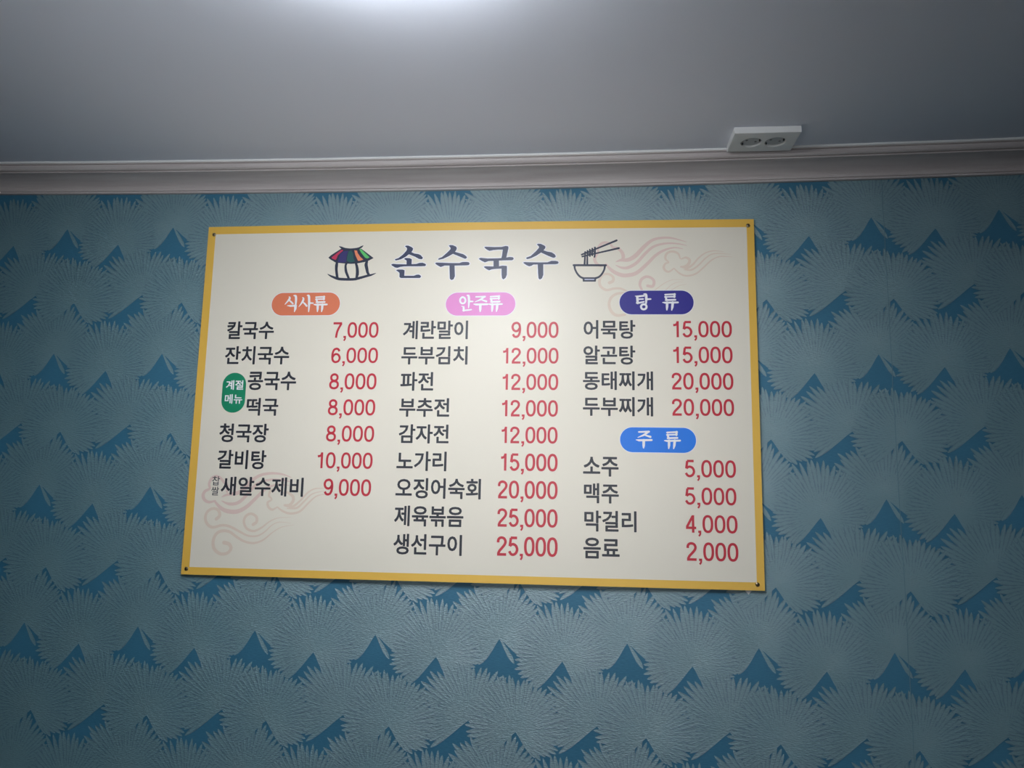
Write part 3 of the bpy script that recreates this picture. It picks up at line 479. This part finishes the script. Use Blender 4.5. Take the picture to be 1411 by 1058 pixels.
for ch, polys in zip('손수국수', TITLE):
    halo = Flat(); ink = Flat()
    for pts in polys:
        ink.poly(pts, 2); halo.poly(pts, 1)
        halo.ribbon(pts + [pts[0]], [3.1] * (len(pts) + 1), 1, smooth=False, caps=False)
        for q in pts: halo.disc(q[0], q[1], 1.55, 1, 8)
    g = ink.build('title_letter', M_navy, root, 'navy brush title letter ' + ch)
    halo.build('letter_outline', M_white, g, 'white outline')
def pill(fl, bx, layer, n_=12):
    u0, u1, v0, v1 = bx; w_, h_ = u1 - u0, v1 - v0; R_ = min(w_, h_) / 2 * 0.99; pts = []
    for cx, cy, a0 in ((u1 - R_, v1 - R_, 0), (u0 + R_, v1 - R_, 90), (u0 + R_, v0 + R_, 180), (u1 - R_, v0 + R_, 270)):
        for k in range(n_ + 1):
            a = math.radians(a0 + 90 * k / n_); pts.append((cx + R_ * math.cos(a), cy + R_ * math.sin(a)))
    fl.poly(pts, layer)
for bx, strokes, m_, lb, tx in zip(PILLS, HEADS, (M_orange, M_pink, M_indigo, M_blue), ('orange', 'pink', 'indigo', 'bright blue'), ('식사류', '안주류', '탕류', '주류')):
    rim = Flat(); pill(rim, (bx[0] - 1, bx[1] + 1, bx[2] - 1, bx[3] + 1), 0.7); fl = Flat(); pill(fl, bx, 1)
    pl = fl.build('heading_pill', m_, root, lb + ' rounded heading ' + tx)
    rim.build('pill_rim', M_white, pl)
    k = 0
    for ch in tx:
        nst = {'식': 5, '사': 4, '류': 8, '안': 6, '주': 5, '탕': 8}[ch]; fl = Flat()
        for pts, ws in strokes[k:k + nst]: fl.ribbon(pts, [q * 1.18 for q in ws], 2, smooth=len(pts) > 3, caps=True)
        k += nst
        fl.build('heading_letter', M_white, pl, 'white brush letter ' + ch)
fl = Flat(); pill(fl, SEASON_PILL, 1)
sp_ = fl.build('season_badge', M_green, root, 'green upright badge reading 계절 메뉴')
for tx, bx in SEASON:
    fl = Flat(); text_flat(fl, tx, bx, 2, 0.02); fl.build('badge_letters', M_white, sp_, 'white letters ' + tx)
for name, bx, price, pb in MENU:
    fl = Flat(); text_flat(fl, name, bx, 1.5); fl.build('dish_name', M_black, root, 'black dish name ' + name)
    fl = Flat(); price_flat(fl, price, pb, 1.5); fl.build('price', M_red, root, 'red price %s beside %s' % (price, name))
for tx, bx in SMALL:
    fl = Flat(); text_flat(fl, tx, bx, 1.5, 0.006); fl.build('small_letter', M_black, root, 'tiny black letter ' + tx)

# screws: domed steel heads with a cross recess
def screw_mesh():
    vs, fs = [], []; n_ = 16; rings = [(3.9, 0.0), (3.9, 0.5), (3.4, 1.3), (2.3, 1.9), (1.1, 2.1)]
    for r_, h in rings:
        for k in range(n_):
            a = 2 * math.pi * k / n_; vs.append((r_ / 1000 * math.cos(a), -h / 1000, r_ / 1000 * math.sin(a)))
    for i in range(len(rings) - 1):
        for k in range(n_): a = i * n_; fs.append((a + k, a + (k + 1) % n_, a + n_ + (k + 1) % n_, a + n_ + k))
    fs.append(tuple(range((len(rings) - 1) * n_, len(rings) * n_)))
    me = bpy.data.meshes.new('screw'); me.from_pydata(vs, [], fs); me.materials.append(M_metal)
    for p in me.polygons: p.use_smooth = True
    return me
sm = screw_mesh()
bm = bmesh.new(); box_bm(bm, -.0015, .0015, -.00225, -.0015, -.00035, .00035); box_bm(bm, -.00035, .00035, -.00225, -.0015, -.0015, .0015)
rec = bpy.data.meshes.new('cross_recess'); bm.to_mesh(rec); bm.free(); rec.materials.append(M_slot)
for k, (u, v) in enumerate(SCREWS):
    s = bpy.data.objects.new('screw', sm); C.objects.link(s); s.parent = root
    s.location = (u / 1000, BY - bow(u) / 1000, v / 1000); s.rotation_euler = (0, 0.4 + k * 0.7, 0)
    if k == 0: s['label'] = 'small steel screw head'
    q = bpy.data.objects.new('cross_recess', rec); C.objects.link(q); q.parent = s
# a torn white scrap of paper peeps out under the board beside its lower right screw
outl = ((1064.5, 6.0), (1079.3, 6.0), (1077.0, -2.2), (1072.0, -8.3), (1066.8, -2.2))
scr = mesh_obj('paper_scrap', [(wx(u), -0.0026, wz(v)) for u, v in outl] + [(wx(u), -0.0020, wz(v)) for u, v in outl],
     [(0, 4, 3, 2, 1), (5, 6, 7, 8, 9), (0, 1, 6, 5), (1, 2, 7, 6), (2, 3, 8, 7), (3, 4, 9, 8), (4, 0, 5, 9)], M_caulk)
tag(scr, 'tiny white paper scrap sticking out under the menu board by its lower right screw', 'paper')

# ------------------------------------------------------------------ double socket on the ceiling
SK_U0, SK_U1, SK_Y0, SK_Y1, TH = 1040.5, 1157.5, -0.143, -0.0685, 0.0120
cxm = wx((SK_U0 + SK_U1) / 2); zc = CEIL + sagmm((SK_U0 + SK_U1) / 2) / 1000 - 0.0003
sock = bpy.data.objects.new('wall_socket', None); sock.name = 'double_socket'; C.objects.link(sock); sock.location = (cxm, (SK_Y0 + SK_Y1) / 2, zc)
tag(sock, 'white double power socket plate mounted on the ceiling beside the moulding', 'socket')
hw, hd = (SK_U1 - SK_U0) / 2000, (SK_Y1 - SK_Y0) / 2
def plate_with_holes():
    holes = ((-0.0215, 0.0), (0.0215, 0.0)); R_ = 0.0187; n_ = 32; bm = bmesh.new(); bev = 0.0012
    # bottom face: each half is a ring of quads from hole circle to a rectangle outline
    zb = -TH; zr = -TH + 0.0045
    def rectpt(a, x0, x1, y0, y1, cx, cy):
        c_, s_ = math.cos(a), math.sin(a); t = 1e9
        if c_ > 1e-9: t = min(t, (x1 - cx) / c_)
        if c_ < -1e-9: t = min(t, (x0 - cx) / c_)
        if s_ > 1e-9: t = min(t, (y1 - cy) / s_)
        if s_ < -1e-9: t = min(t, (y0 - cy) / s_)
        return cx + c_ * t, cy + s_ * t
    for cx, cy in holes:
        x0, x1 = (-hw + bev, 0) if cx < 0 else (0, hw - bev); y0, y1 = -hd + bev, hd - bev
        angs = [2 * math.pi * k / n_ for k in range(n_)] + [math.atan2(y - cy, x - cx) % (2 * math.pi) for x in (x0, x1) for y in (y0, y1)]
        angs = sorted(set(round(a, 6) for a in angs)); inn, out, dp = [], [], []
        for a in angs:
            inn.append(bm.verts.new((cx + R_ * math.cos(a), cy + R_ * math.sin(a), zb)))
            px, py = rectpt(a, x0, x1, y0, y1, cx, cy); out.append(bm.verts.new((px, py, zb)))
            dp.append(bm.verts.new((cx + (R_ - .0006) * math.cos(a), cy + (R_ - .0006) * math.sin(a), zr)))
        m_ = len(angs)
        for k in range(m_):
            j = (k + 1) % m_
            bm.faces.new((inn[k], inn[j], out[j], out[k])); bm.faces.new((inn[k], dp[k], dp[j], inn[j]))
        bm.faces.new(dp)
    # bevelled rim, sides and back
    def loop(x, y, z): return [bm.verts.new((sx * x, sy * y, z)) for sx, sy in ((-1, -1), (1, -1), (1, 1), (-1, 1))]
    a = loop(hw - bev, hd - bev, zb); b_ = loop(hw - bev * .3, hd - bev * .3, zb + bev * .3); c_ = loop(hw, hd, zb + bev); e_ = loop(hw, hd, 0)
    for p_, q_ in ((a, b_), (b_, c_), (c_, e_)):
        for k in range(4): j = (k + 1) % 4; bm.faces.new((p_[k], p_[j], q_[j], q_[k]))
    bm.faces.new(e_)
    bmesh.ops.remove_doubles(bm, verts=bm.verts[:], dist=1e-6)
    return bm, holes, zr
bm, holes, zr = plate_with_holes()
plate = bm_obj('cover_plate', bm, M_plastic, sock)
for hx, hy in holes:
    bm = bmesh.new(); bmesh.ops.create_cone(bm, cap_ends=True, segments=28, radius1=0.0178, radius2=0.0178, depth=0.0012)
    ins = bm_obj('socket_well', bm, M_socket_in, sock); ins.location = (hx, hy, zr - 0.0007); ins['label'] = 'grey round recessed socket well'
    for sx in (-1, 1):
        bm = bmesh.new(); bmesh.ops.create_cone(bm, cap_ends=True, segments=12, radius1=0.0021, radius2=0.0024, depth=0.0006)
        ph = bm_obj('pin_hole', bm, M_pin, ins); ph.location = (sx * 0.0095 * 0.9, sx * 0.0095 * 0.3, -0.0008)
        bm = bmesh.new(); box_bm(bm, -.0009, .0009, -.0018, .0018, -.003, .0)
        cp = bm_obj('earth_clip', bm, M_clip, ins); cp.location = (sx * 0.0165 * 0.85, -sx * 0.0165 * 0.52 if sx < 0 else -0.0165 * 0.3, -0.0006)

# lit glass door added unseen behind the camera, to mirror in the pearl ink
M_glow = mat('added_door_glow', (0.8, 0.85, 0.9, 1), 0.3); nn = M_glow.node_tree.nodes['Principled BSDF']
nn.inputs['Emission Color'].default_value = (0.90, 0.95, 1.0, 1); nn.inputs['Emission Strength'].default_value = ADDED_DOOR_EMIT
DX0, DX1, DZ1 = 1.60, 2.50, 2.20
bm = bmesh.new(); box_bm(bm, DX0, DX1, -4.998, -4.985, 0.02, DZ1); dg = bm_obj('added_door_1', bm, M_glow); tag(dg, 'added glowing glass door, unseen behind the camera, to light the wallpaper', kind='structure')
bm = bmesh.new()
for a in ((DX0 - .06, DX0, 0.0, DZ1 + .06), (DX1, DX1 + .06, 0.0, DZ1 + .06), (DX0, DX1, DZ1, DZ1 + .06)): box_bm(bm, a[0], a[1], -5.0, -4.95, a[2], a[3])
bm_obj('added_door_frame', bm, M_plastic, dg)

# ------------------------------------------------------------------ the ceiling lamp (just out of frame above)
LX, LY, LW, LD = 0.0, -1.0, 0.15, 0.38
M_dif = mat('lamp_acrylic', (1, 1, 1, 1), 0.4); nn = M_dif.node_tree.nodes['Principled BSDF']
nn.inputs['Emission Color'].default_value = (0.93, 0.96, 1.0, 1); nn.inputs['Emission Strength'].default_value = LAMP_EMIT
lamp = bpy.data.objects.new('ceiling_lamp', None); C.objects.link(lamp); lamp.location = (LX, LY, CEIL)
tag(lamp, 'rectangular ceiling lamp with glowing acrylic cover in front of the papered wall', 'lamp')
zc2 = 0.004
bm = bmesh.new(); box_bm(bm, -LW, LW, -LD, LD, -0.012, zc2); bm_obj('mounting_tray', bm, M_plastic, lamp)
bm = bmesh.new(); box_bm(bm, -LW + .01, LW - .01, -LD + .01, LD - .01, -0.058, -0.012); bevel_all(bm, 0.008); bm_obj('diffuser', bm, M_dif, lamp)
